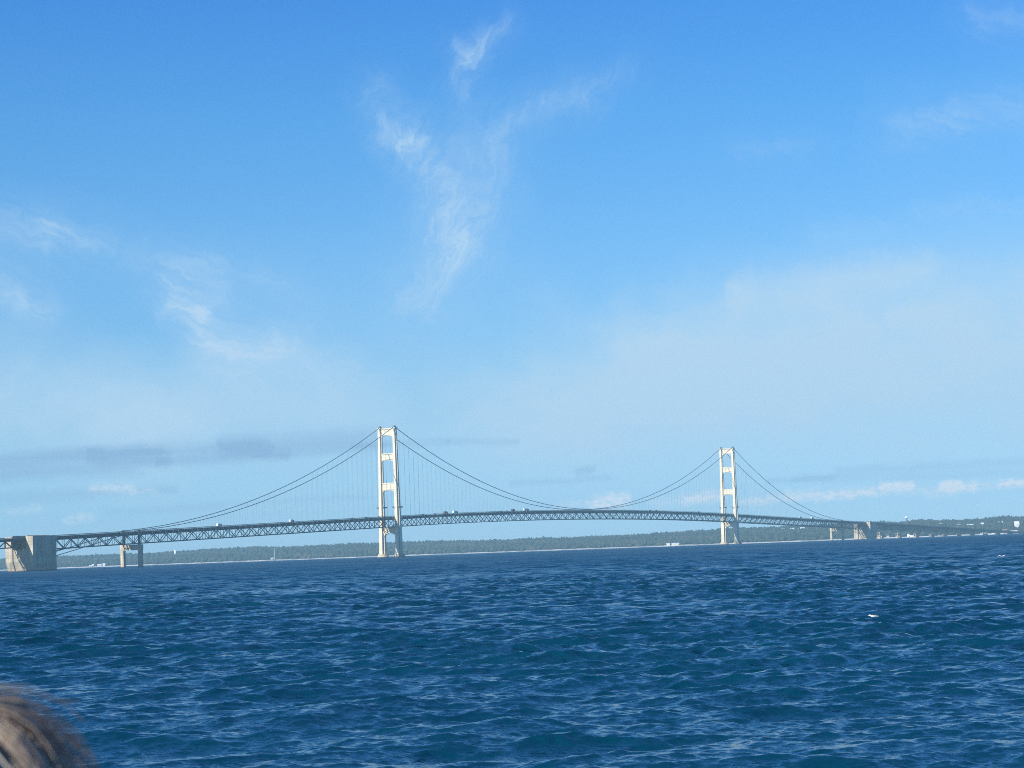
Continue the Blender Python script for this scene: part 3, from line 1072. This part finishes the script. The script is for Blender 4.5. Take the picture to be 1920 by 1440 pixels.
WH, CR, TN, LI = M['white'], M['cream'], M['tan'], M['lilac']
RF, PR, RR = M['roof'], M['proof'], M['rroof']
house(-1290.4, 6954, 3, 9.7, 4.5, 'low grey building first along the shore past the big concrete block', LI, PR, inland=24)
house(-1282.8, 6952, 3, 4.5, 7.0, 'narrow white building on the shore beside a low grey one', WH, PR, inland=27, windows=1)
house(-1262.6, 6947, 3, 11.3, 7.2, 'widest white building on the shore seen between anchor block and portal pier', WH, PR, inland=26)
house(-1248.3, 6944, 3, 7.2, 8.4, 'tall narrow white building on the shore just before the portal pier', WH, PR, inland=25, windows=2)
house(-731.4, 6847, 5, 8.5, 4.8, 'single white building on the shore at the foot of the thin mast', WH, PR, inland=60)
house(419.1, 6427, 3, 9.0, 6.5, 'bright white building on the shore beside a long pale one', WH, PR, inland=24)
house(439.3, 6417, 3, 21.0, 6.5, 'long pale building on the shore before the smaller-looking tower', CR, PR, inland=26, windows=6)
house(733.5, 6776, 34.6, 26, 5.5, 'long white building on the ridge just past the smaller-looking tower', WH, PR, windows=7)
house(778.3, 6756, 34.4, 11, 7.5, 'white house on the ridge by itself between two long buildings', WH, RF)
house(804, 6743, 34, 13, 6.5, 'white building on the ridge beside two small huts', WH, PR)
house(819.7, 6737, 32.7, 5.0, 5.0, 'smallest white hut on the ridge', WH, PR, windows=1)
house(833, 6732, 36, 13, 5.5, 'white building on the ridge end nearest the far portal pier', WH, PR)
house(869.7, 6714, 31.5, 18, 4.0, 'faint pale building under the bridge deck before the far portal pier', LI, PR, windows=5)
house(1103.8, 6604, 40.3, 11, 4.5, 'white building just above the viaduct by the water tower', WH, PR)
house(1118.5, 6598, 40.0, 10, 6.0, 'brighter white building just above the viaduct under the water tower', WH, WH)
house(1177.7, 6568, 25, 10.7, 5.2, 'white building seen through the viaduct girders', WH, PR)
house(1204.5, 6556, 30.8, 8.6, 6.4, 'bright white house on the slope just above the viaduct', WH, WH)
house(1250, 6533, 27, 18, 6.4, 'long white building above the viaduct on the slope', WH, PR, windows=5)
house(1280.4, 6518, 25, 18, 6.5, 'long pinkish building above the viaduct on the slope', TN, PR, windows=5)
house(1312, 6503, 26, 9, 8.5, 'pale gabled house on the slope between a long pinkish and a white building', CR, PR)
house(1357, 6480, 27, 15, 9.0, 'large white house high on the wooded slope', WH, PR, windows=4)
house(1401, 6458, 14, 13.5, 20.0, 'tall white tower block on the slope behind the viaduct end', WH, PR, flat=True, depth=12, windows=4)
house(987.3, 6148, 2, 6.0, 5.0, 'small cream building on the shore behind the first viaduct pier', CR, PR, inland=22, windows=2)
house(1213.6, 6028, 2, 8.4, 4.6, 'small white boathouse on the shore just past the ferry', WH, PR, inland=20, windows=2)
house(1226.2, 6022, 2, 18, 5.4, 'long white shed on the shore under the viaduct', WH, PR, inland=20, windows=6)
house(1241.2, 6014, 2, 9.8, 4.6, 'white shed on the shore next to the long shed', WH, PR, inland=20)
house(1250, 6009, 2, 6, 8.5, 'tall narrow white house on the shore under the viaduct', WH, PR, inland=24, windows=1)
house(1259.5, 6004, 2, 10.5, 5.4, 'white low house on the shore beside the tan building', WH, PR, inland=20)
house(1268, 5999, 2, 13.5, 11.0, 'tan brick building on the shore under the viaduct end', TN, RR, inland=26, windows=4)
house(1288, 5988, 2, 19.5, 7.0, 'wide pale lilac building farthest along the shore under the viaduct', LI, PR, inland=22, windows=6)
house(1047.4, 6117, 2, 6.0, 4.6, 'small white hut on the shore at the end of the white gabled hall', WH, PR, inland=22, windows=1)

# white wedge-shaped hall on the shore
a, q, p = on_land(1040.0, 6119, 2, 20)
BUILDING_SPOTS.append((a, q, 0.0016))
rt = tag(empty('hall', p, math.atan2(-p.x, p.y)), 'bright white hall with one steep sloping roof on the shore', 'building', 'buildings on the far shore')
MB().prism_y([(-6, -2), (9, -2), (9, 1.6), (-3.5, 8.2), (-6, 8.2)], -5, 5).build('wall', M['white'], rt)
MB().prism_y([(9.4, 1.63), (-3.4, 8.24), (-6.3, 8.24), (-6.3, 8.5), (-3.3, 8.5), (9.4, 1.95)], -5.3, 5.3).build('roof', M['proof'], rt)
MB().box(-2, 1, -5.06, -4.9, 0.2, 3.2).build('door', M['roof'], rt)

# water tower on the ridge
a, q, p = on_land(1115.5, 6599, 47, 640)
x_, y_, z_ = p
top = CAM_H + (1000.4 - 965.0) / F * y_
rt = tag(empty('water_tower', p), 'white water tower with round tank above the wooded hill', 'water tower')
zt = top - z_
MB().lathe([(2.6, -1), (1.3, 2), (1.1, zt - 9.5), (2.2, zt - 7.0)], 14).build('stem', M['cable'], rt, smooth=True)
MB().lathe([(2.2, zt - 7.0), (4.4, zt - 5.6), (5.2, zt - 3.4), (4.8, zt - 1.5), (3.0, zt - 0.3), (0.4, zt)], 18).build('tank', M['white'], rt, smooth=True)
BUILDING_SPOTS.append((a, q, 0.0005))

# white standpipe on the low ridge
a, q, p = on_land(-1139.5, 7663, 38, 800)
rt = tag(empty('standpipe', p), 'white domed standpipe sticking out of the ridge treetops', 'water tank')
zt = CAM_H + (1053.7 - 1030.8) / F * p.y - p.z
MB().lathe([(3.4, -1), (3.4, zt - 2.2)], 16).build('tank', M['white'], rt, smooth=True)
MB().lathe([(3.45, zt - 2.2), (2.6, zt - 0.7), (0.4, zt)], 16).build('dome_cap', M['white'], rt, smooth=True)
BUILDING_SPOTS.append((a, q, 0.0006))

# thin lattice mast on the shore
a, q, p = on_land(-726.1, 6866, 5, 70)
rt = tag(empty('radio_mast', p), 'thin pale lattice mast standing on the far shore', 'mast')
BUILDING_SPOTS.append((a, q, 0.0006))
for x, y in ((-.8, -.5), (.8, -.5), (0, .9)):
    MB().tube([(x, y, -1), (x * .35, y * .35, 33)], 0.24, 5).build('mast_leg', M['white'], rt)
mb = MB()
for k in range(16):
    s_ = 1 - .65 * k / 16
    z0, z1 = k * 2.05, k * 2.05 + 2.05
    cn_ = [(-.8 * s_, -.5 * s_), (.8 * s_, -.5 * s_), (0, .9 * s_)]
    for i in range(3):
        x0, y0 = cn_[i]
        x1, y1 = cn_[(i + 1) % 3]
        member_mb(mb, (x0, y0, z0), (x1, y1, z1), .16, .16)
mb.build('lattice', M['white'], rt)

# ferry lying off the shore
fx, fy = 1189.0, 5880.0
rt = tag(empty('ferry', (fx, fy, -drop(fx, fy)), math.radians(174)), 'white ferry with a tall deckhouse lying off the shore under the viaduct', 'ferry')
hl = []
for z, w, l0, l1 in ((-0.6, 3.2, -13, 12), (0.3, 3.6, -14, 13.2), (2.6, 3.9, -14.4, 15.5)):
    hl.append([(l0, -w, z), (l1 - 5, -w, z), (l1, 0, z), (l1 - 5, w, z), (l0, w, z)])
MB().loft(hl).build('hull', M['white'], rt)
MB().box(-11, 6, -3.2, 3.2, 2.61, 4.6).build('cabin', M['white'], rt)
MB().box(-3, 5, -2.7, 2.7, 4.61, 7.0).build('deckhouse', M['white'], rt)
MB().box(1.0, 4.4, -2.1, 2.1, 7.01, 9.0).build('wheelhouse', M['cream'], rt)
for k in range(7):
    for y in (-3.21, 3.21):
        MB().box(-10.3 + k * 2.2, -9.0 + k * 2.2, y - .05, y + .05, 3.3, 4.1).build('window', M['glass'], rt)
MB().tube([(0.5, 0, 7.0), (0.2, 0, 11.2)], .14, 5).build('mast', M['cable'], rt)

# ------------------------------------------------------------------ forest
def forest():
    n = 19000
    a = rng.uniform(-0.27, 0.27, n)
    q = 30 + 1250 * rng.uniform(0, 1, n) ** 1.15
    keep = np.ones(n, bool)
    for (ba, bq, bw) in BUILDING_SPOTS:
        keep &= ~((np.abs(a - ba) < bw + 0.0006) & (q < bq + 14) & (q > bq - 110))
    a, q = a[keep], q[keep]
    n = len(a)
    x, y, z = land_xyz(a, q)
    ico = bmesh.new()
    bmesh.ops.create_icosphere(ico, subdivisions=1, radius=1.0)
    tv = np.array([v.co[:] for v in ico.verts])
    tf = np.array([[v.index for v in f.verts] for f in ico.faces])
    ico.free()
    conif = rng.uniform(0, 1, n) < (0.35 + 0.2 * np.sin(a * 60))
    rw = np.where(conif, rng.uniform(2.6, 4.2, n), rng.uniform(4.6, 7.8, n))
    rh = np.where(conif, rng.uniform(5.0, 7.5, n), rng.uniform(4.5, 7.0, n)) * np.clip(0.55 + q / 120, 0.5, 1.0) * (1 + 0.1 * np.sin(a * 330 + 2 * np.sin(a * 71)) * np.sin(q * 0.013 + a * 40)) * rng.lognormal(0, 0.08, n)
    P = tv[None] * (1 + rng.uniform(-0.28, 0.28, (n, len(tv), 1)))
    P = P.copy()
    taper = np.where(conif[:, None], np.clip(1.0 - 0.75 * (P[..., 2] * .5 + .5), 0.12, 1), 1.0)
    P[..., 0] *= rw[:, None] * taper
    P[..., 1] *= rw[:, None] * taper
    P[..., 2] = P[..., 2] * rh[:, None] + rh[:, None] * 0.72
    P += np.stack([x, y, z], -1)[:, None]
    faces = (tf[None] + (np.arange(n) * len(tv))[:, None, None]).reshape(-1, 3)
    m, t, b = new_mat('tree foliage')
    at = t.n('ShaderNodeAttribute', attribute_name='tree_tone')
    base_c = t.ramp(at.outputs['Fac'], [(0.0, (0.030, 0.038, 0.022)), (0.4, (0.036, 0.048, 0.025)), (0.75, (0.046, 0.060, 0.029)), (0.95, (0.065, 0.066, 0.036)), (1.0, (0.09, 0.07, 0.04))])
    t.put(b.inputs['Base Color'], base_c)
    b.inputs['Roughness'].default_value = 0.85
    b.inputs['Specular IOR Level'].default_value = 0.1
    me = mesh_np('forest', P.reshape(-1, 3), faces, m, smooth=False, tris=True)
    patch = 0.2 * np.sin(a * 130 + q * .01) + 0.12 * np.sin(a * 47 - q * .006)
    tone = np.clip(np.where(conif, 0.2, 0.55) + patch + rng.normal(0, 0.16, n), 0, 1)
    me.attributes.new('tree_tone', 'FLOAT', 'POINT').data.foreach_set('value', np.repeat(tone, len(tv)).astype(np.float32))
    o = bpy.data.objects.new('forest', me)
    col.objects.link(o)
    tag(o, 'mixed green woodland covering the low ridge beyond the strait', kind='stuff')


forest()


# ------------------------------------------------------------------ two gulls
def gull(loc, rz, label, pose):
    root = empty('gull', loc, rz)
    tag(root, label, 'bird', 'white gulls over the water')
    if pose == 'float':
        root.scale = (0.75, 0.75, 0.75)
    prof = [(-.24, .015), (-.17, .045), (-.05, .075), (.07, .072), (.14, .045), (.17, .042), (.205, .04), (.235, .018)]
    rings = []
    for x, rd in prof:
        up_ = .05 if x > .12 else .0
        rings.append([(x, rd * math.cos(2 * math.pi * k / 10), up_ + rd * .85 * math.sin(2 * math.pi * k / 10)) for k in range(10)])
    MB().loft(rings).build('body', M['white'], root, smooth=True)
    MB().loft([[(.232, .012, .045), (.232, -.012, .045), (.232, 0, .062)], [(.285, .002, .042), (.285, -.002, .042), (.285, 0, .045)]]).build('bill', M['tan'], root)
    MB().add([(-.22, .03, .01), (-.22, -.03, .01), (-.34, -.06, .0), (-.34, .06, .0), (-.22, .03, -.012), (-.22, -.03, -.012), (-.34, -.06, -.012), (-.34, .06, -.012)],
             [(0, 1, 2, 3), (7, 6, 5, 4), (0, 4, 5, 1), (1, 5, 6, 2), (2, 6, 7, 3), (3, 7, 4, 0)]).build('tail', M['white'], root)
    for sg in (-1, 1):
        if pose == 'fly':
            st = [(.08, -.10, .05, .05), (.12, -.06, .32, .13), (.02, -.10, .66, .02)]
        else:
            st = [(.07, -.09, .055, .04), (.03, -.14, .085, .05), (-.2, -.27, .04, .05)]
        rings = []
        for x0, x1, y, z in st:
            rings.append([(x0, sg * y, z), ((x0 + x1) / 2, sg * y, z + .014), (x1, sg * y, z + .004), ((x0 + x1) / 2, sg * y, z - .008)])
        MB().loft(rings).build('wing', M['lilac'] if pose == 'float' else M['white'], root, smooth=True)
    return root


gull((54.57, 260, 0.86), math.radians(-65), 'white gull flying low over the waves far out by the viaduct', 'fly')
gull((15.01, 98.5, 0.22), math.radians(160), 'white gull resting on the water in the open chop', 'float')

# ------------------------------------------------------------------ the person standing in front of the camera
DECK_Z = 1.86
HC = Vector((-0.4165, 1.6, 3.4135))       # middle of the head
deck_mb = MB().box(-3.0, 3.0, -4.0, 2.4, DECK_Z - 0.25, DECK_Z)
tag(deck_mb.build('floor', M['deckwood']), 'grey painted boat deck underfoot', kind='structure')

person = empty('person', (HC.x, HC.y, DECK_Z))
tag(person, 'person with windblown brown hair facing the bridge, only the top of the head showing', 'person')


def skinned(name, verts, edges, radii, mat, parent, sub=2, root=0):
    me = bpy.data.meshes.new(name)
    me.from_pydata(verts, edges, [])
    o = bpy.data.objects.new(name, me)
    col.objects.link(o)
    o.parent = parent
    md = o.modifiers.new('skin', 'SKIN')
    for i, rd in enumerate(radii):
        sv = me.skin_vertices[0].data[i]
        sv.radius = rd if isinstance(rd, tuple) else (rd, rd)
        sv.use_root = (i == root)
    md.use_smooth_shade = True
    sb = o.modifiers.new('sub', 'SUBSURF')
    sb.levels = sb.render_levels = sub
    me.materials.append(mat)
    return o


hz = HC.z - DECK_Z
B_V = [(0, 0, .86), (0, .0, 1.05), (0, -.01, 1.22), (0, 0, 1.34), (0, .005, 1.42), (0, .02, hz - .06), (0, .02, hz + .03), (0, .115, hz - .03),
       (.16, 0, 1.28), (.20, -.01, 1.02), (.21, .05, .80), (.205, .09, .70), (-.16, 0, 1.28), (-.20, -.01, 1.02), (-.21, .05, .80), (-.205, .09, .70),
       (.09, 0, .80), (.10, .01, .45), (.10, -.02, .08), (.11, .12, .04), (-.09, 0, .80), (-.10, .01, .45), (-.10, -.02, .08), (-.11, .12, .04)]
B_E = [(0, 1), (1, 2), (2, 3), (3, 4), (4, 5), (5, 6), (5, 7), (3, 8), (8, 9), (9, 10), (10, 11), (3, 12), (12, 13), (13, 14), (14, 15), (0, 16), (16, 17), (17, 18), (18, 19), (0, 20), (20, 21), (21, 22), (22, 23)]
B_R = [.13, .11, .13, .10, .05, .072, .078, .016, .058, .042, .034, .03, .058, .042, .034, .03, .08, .055, .04, .035, .08, .055, .04, .035]
skinned('body', B_V, B_E, B_R, M['skin'], person)
skinned('jacket', [(0, 0, .80), (0, 0, 1.05), (0, -.01, 1.22), (0, 0, 1.345), (.17, 0, 1.28), (.205, -.01, 1.02), (.214, .045, .82), (-.17, 0, 1.28), (-.205, -.01, 1.02), (-.214, .045, .82)],
        [(0, 1), (1, 2), (2, 3), (3, 4), (4, 5), (5, 6), (3, 7), (7, 8), (8, 9)], [.17, .15, .16, .115, .075, .058, .05, .075, .058, .05], M['jacket'], person)
skinned('trousers', [(0, 0, .88), (.09, 0, .78), (.10, .01, .45), (.10, -.02, .12), (-.09, 0, .78), (-.10, .01, .45), (-.10, -.02, .12)],
        [(0, 1), (1, 2), (2, 3), (0, 4), (4, 5), (5, 6)], [.15, .10, .075, .06, .10, .075, .06], M['trousers'], person)


def hair():
    m, t, b = new_mat('brown hair')
    at = t.n('ShaderNodeAttribute', attribute_name='hair_tone')
    t.put(b.inputs['Base Color'], t.ramp(at.outputs['Fac'], [(0, (0.09, 0.066, 0.058)), (0.35, (0.22, 0.168, 0.135)), (0.7, (0.45, 0.365, 0.28)), (1, (0.74, 0.63, 0.47))]))
    b.inputs['Roughness'].default_value = 0.42
    b.inputs['Specular IOR Level'].default_value = 0.6
    ax = Vector((0.10, -0.25, 1)).normalized()          # the crown
    e1 = ax.cross(Vector((0, 1, 0))).normalized()
    e2 = ax.cross(e1)
    C0 = np.array(HC)
    AX, E1, E2 = np.array(ax), np.array(e1), np.array(e2)
    n_cl, per, seg = 400, 14, 9
    n = n_cl * per
    cphi = np.repeat(rng.uniform(0, 2 * math.pi, n_cl), per)
    cth = np.repeat(np.abs(rng.normal(0, 0.55, n_cl)), per)
    clen = np.repeat(rng.uniform(1.0, 2.3, n_cl), per)
    cbend = np.repeat(rng.normal(0, 0.30, n_cl), per)
    crad = np.repeat(rng.uniform(-0.006, 0.010, n_cl), per)
    ctone = np.repeat(rng.normal(0.54, 0.2, n_cl), per)
    phi = cphi + rng.normal(0, 0.035, n)
    th = cth + rng.normal(0, 0.04, n)
    ln = clen * rng.uniform(0.75, 1.1, n)
    fly = np.where(rng.uniform(0, 1, n) < 0.2, rng.uniform(0.004, 0.034, n), rng.uniform(0, 0.004, n))
    kink = rng.normal(0, 0.02, n)
    paths = np.zeros((n, seg, 3))
    for k in range(seg):
        w = k / (seg - 1)
        T = th + ln * w
        PH = phi + cbend * w * w + kink * np.sin(w * 9 + phi * 40)
        rdv = 0.1055 + crad * (0.3 + w) + fly * w ** 1.5 + 0.0035 * np.sin(w * 7 + cphi * 13)
        dirn = np.cos(T)[:, None] * AX + np.sin(T)[:, None] * (np.cos(PH)[:, None] * E1 + np.sin(PH)[:, None] * E2)
        sc3 = np.array([0.94, 1.08, 1.0])
        p = dirn * rdv[:, None] * sc3
        low = np.clip(-p[:, 2] - 0.02, 0, None)
        p[:, 2] -= low * 0.6
        paths[:, k] = p
    tan = np.gradient(paths, axis=1)
    tan /= np.linalg.norm(tan, axis=2, keepdims=True) + 1e-9
    nrm_ = paths / (np.linalg.norm(paths, axis=2, keepdims=True) + 1e-9)
    sd = np.cross(tan, nrm_)
    sd /= np.linalg.norm(sd, axis=2, keepdims=True) + 1e-9
    up_ = np.cross(sd, tan)
    wd = 0.00095 * np.linspace(1, 0.35, seg)[None, :, None] * rng.uniform(.7, 1.25, (n, 1, 1))
    rings = [paths + (sd * math.cos(a_) + up_ * math.sin(a_)) * wd for a_ in (0.0, 2.094, 4.189)]
    V = np.stack(rings, 2) + C0                             # n, seg, 3, xyz
    V = V.reshape(-1, 3) - np.array([HC.x, HC.y, DECK_Z])
    base = (np.arange(n)[:, None, None] * seg + np.arange(seg - 1)[None, :, None]) * 3
    j = np.arange(3)[None, None, :]
    j2 = (j + 1) % 3
    Q = np.stack([base + j, base + j2, base + 3 + j2, base + 3 + j], -1).reshape(-1, 4)
    me = mesh_np('hair', V, Q, m)
    tone = np.clip(ctone + rng.normal(0, 0.12, n), 0, 1)
    me.attributes.new('hair_tone', 'FLOAT', 'POINT').data.foreach_set('value', np.repeat(tone, seg * 3).astype(np.float32))
    o = bpy.data.objects.new('hair', me)
    col.objects.link(o)
    o.parent = person
    # dark under-layer the strands grow from
    sv = bmesh.new()
    bmesh.ops.create_uvsphere(sv, u_segments=32, v_segments=20, radius=0.1015)
    for v in sv.verts:
        v.co = Vector((v.co.x * .94, v.co.y * 1.08, v.co.z * 1.0 - 0.0)) + Vector((0, 0, hz))
    fc = [f for f in sv.faces if f.calc_center_median().z < hz - .09 or (f.calc_center_median().y > .05 and f.calc_center_median().z < hz + .02)]
    bmesh.ops.delete(sv, geom=fc, context='FACES')
    me2 = bpy.data.meshes.new('hair_underlayer')
    sv.to_mesh(me2)
    sv.free()
    me2.shade_smooth()
    me2.materials.append(surf('dark hair roots', (0.10, 0.078, 0.068), 0.3, 60, 0.8))
    o2 = bpy.data.objects.new('hair_underlayer', me2)
    col.objects.link(o2)
    o2.parent = person


hair()

# ------------------------------------------------------------------ the air
HZ = MB().box(-9800, 9800, -8600, 10400, -14.0, 205.0)
hm = bpy.data.materials.new('pale air')
hm.use_nodes = True
hn = hm.node_tree
hn.nodes.clear()
pv = hn.nodes.new('ShaderNodeVolumePrincipled')
pv.inputs['Color'].default_value = (0.42, 0.78, 1.0, 1)
pv.inputs['Density'].default_value = 7.2e-5
pv.inputs['Anisotropy'].default_value = 0.0
ho = hn.nodes.new('ShaderNodeOutputMaterial')
hn.links.new(pv.outputs[0], ho.inputs['Volume'])
haze = HZ.build('haze', hm)
haze['kind'] = 'stuff'
haze['label'] = 'thin bluish haze over the strait'
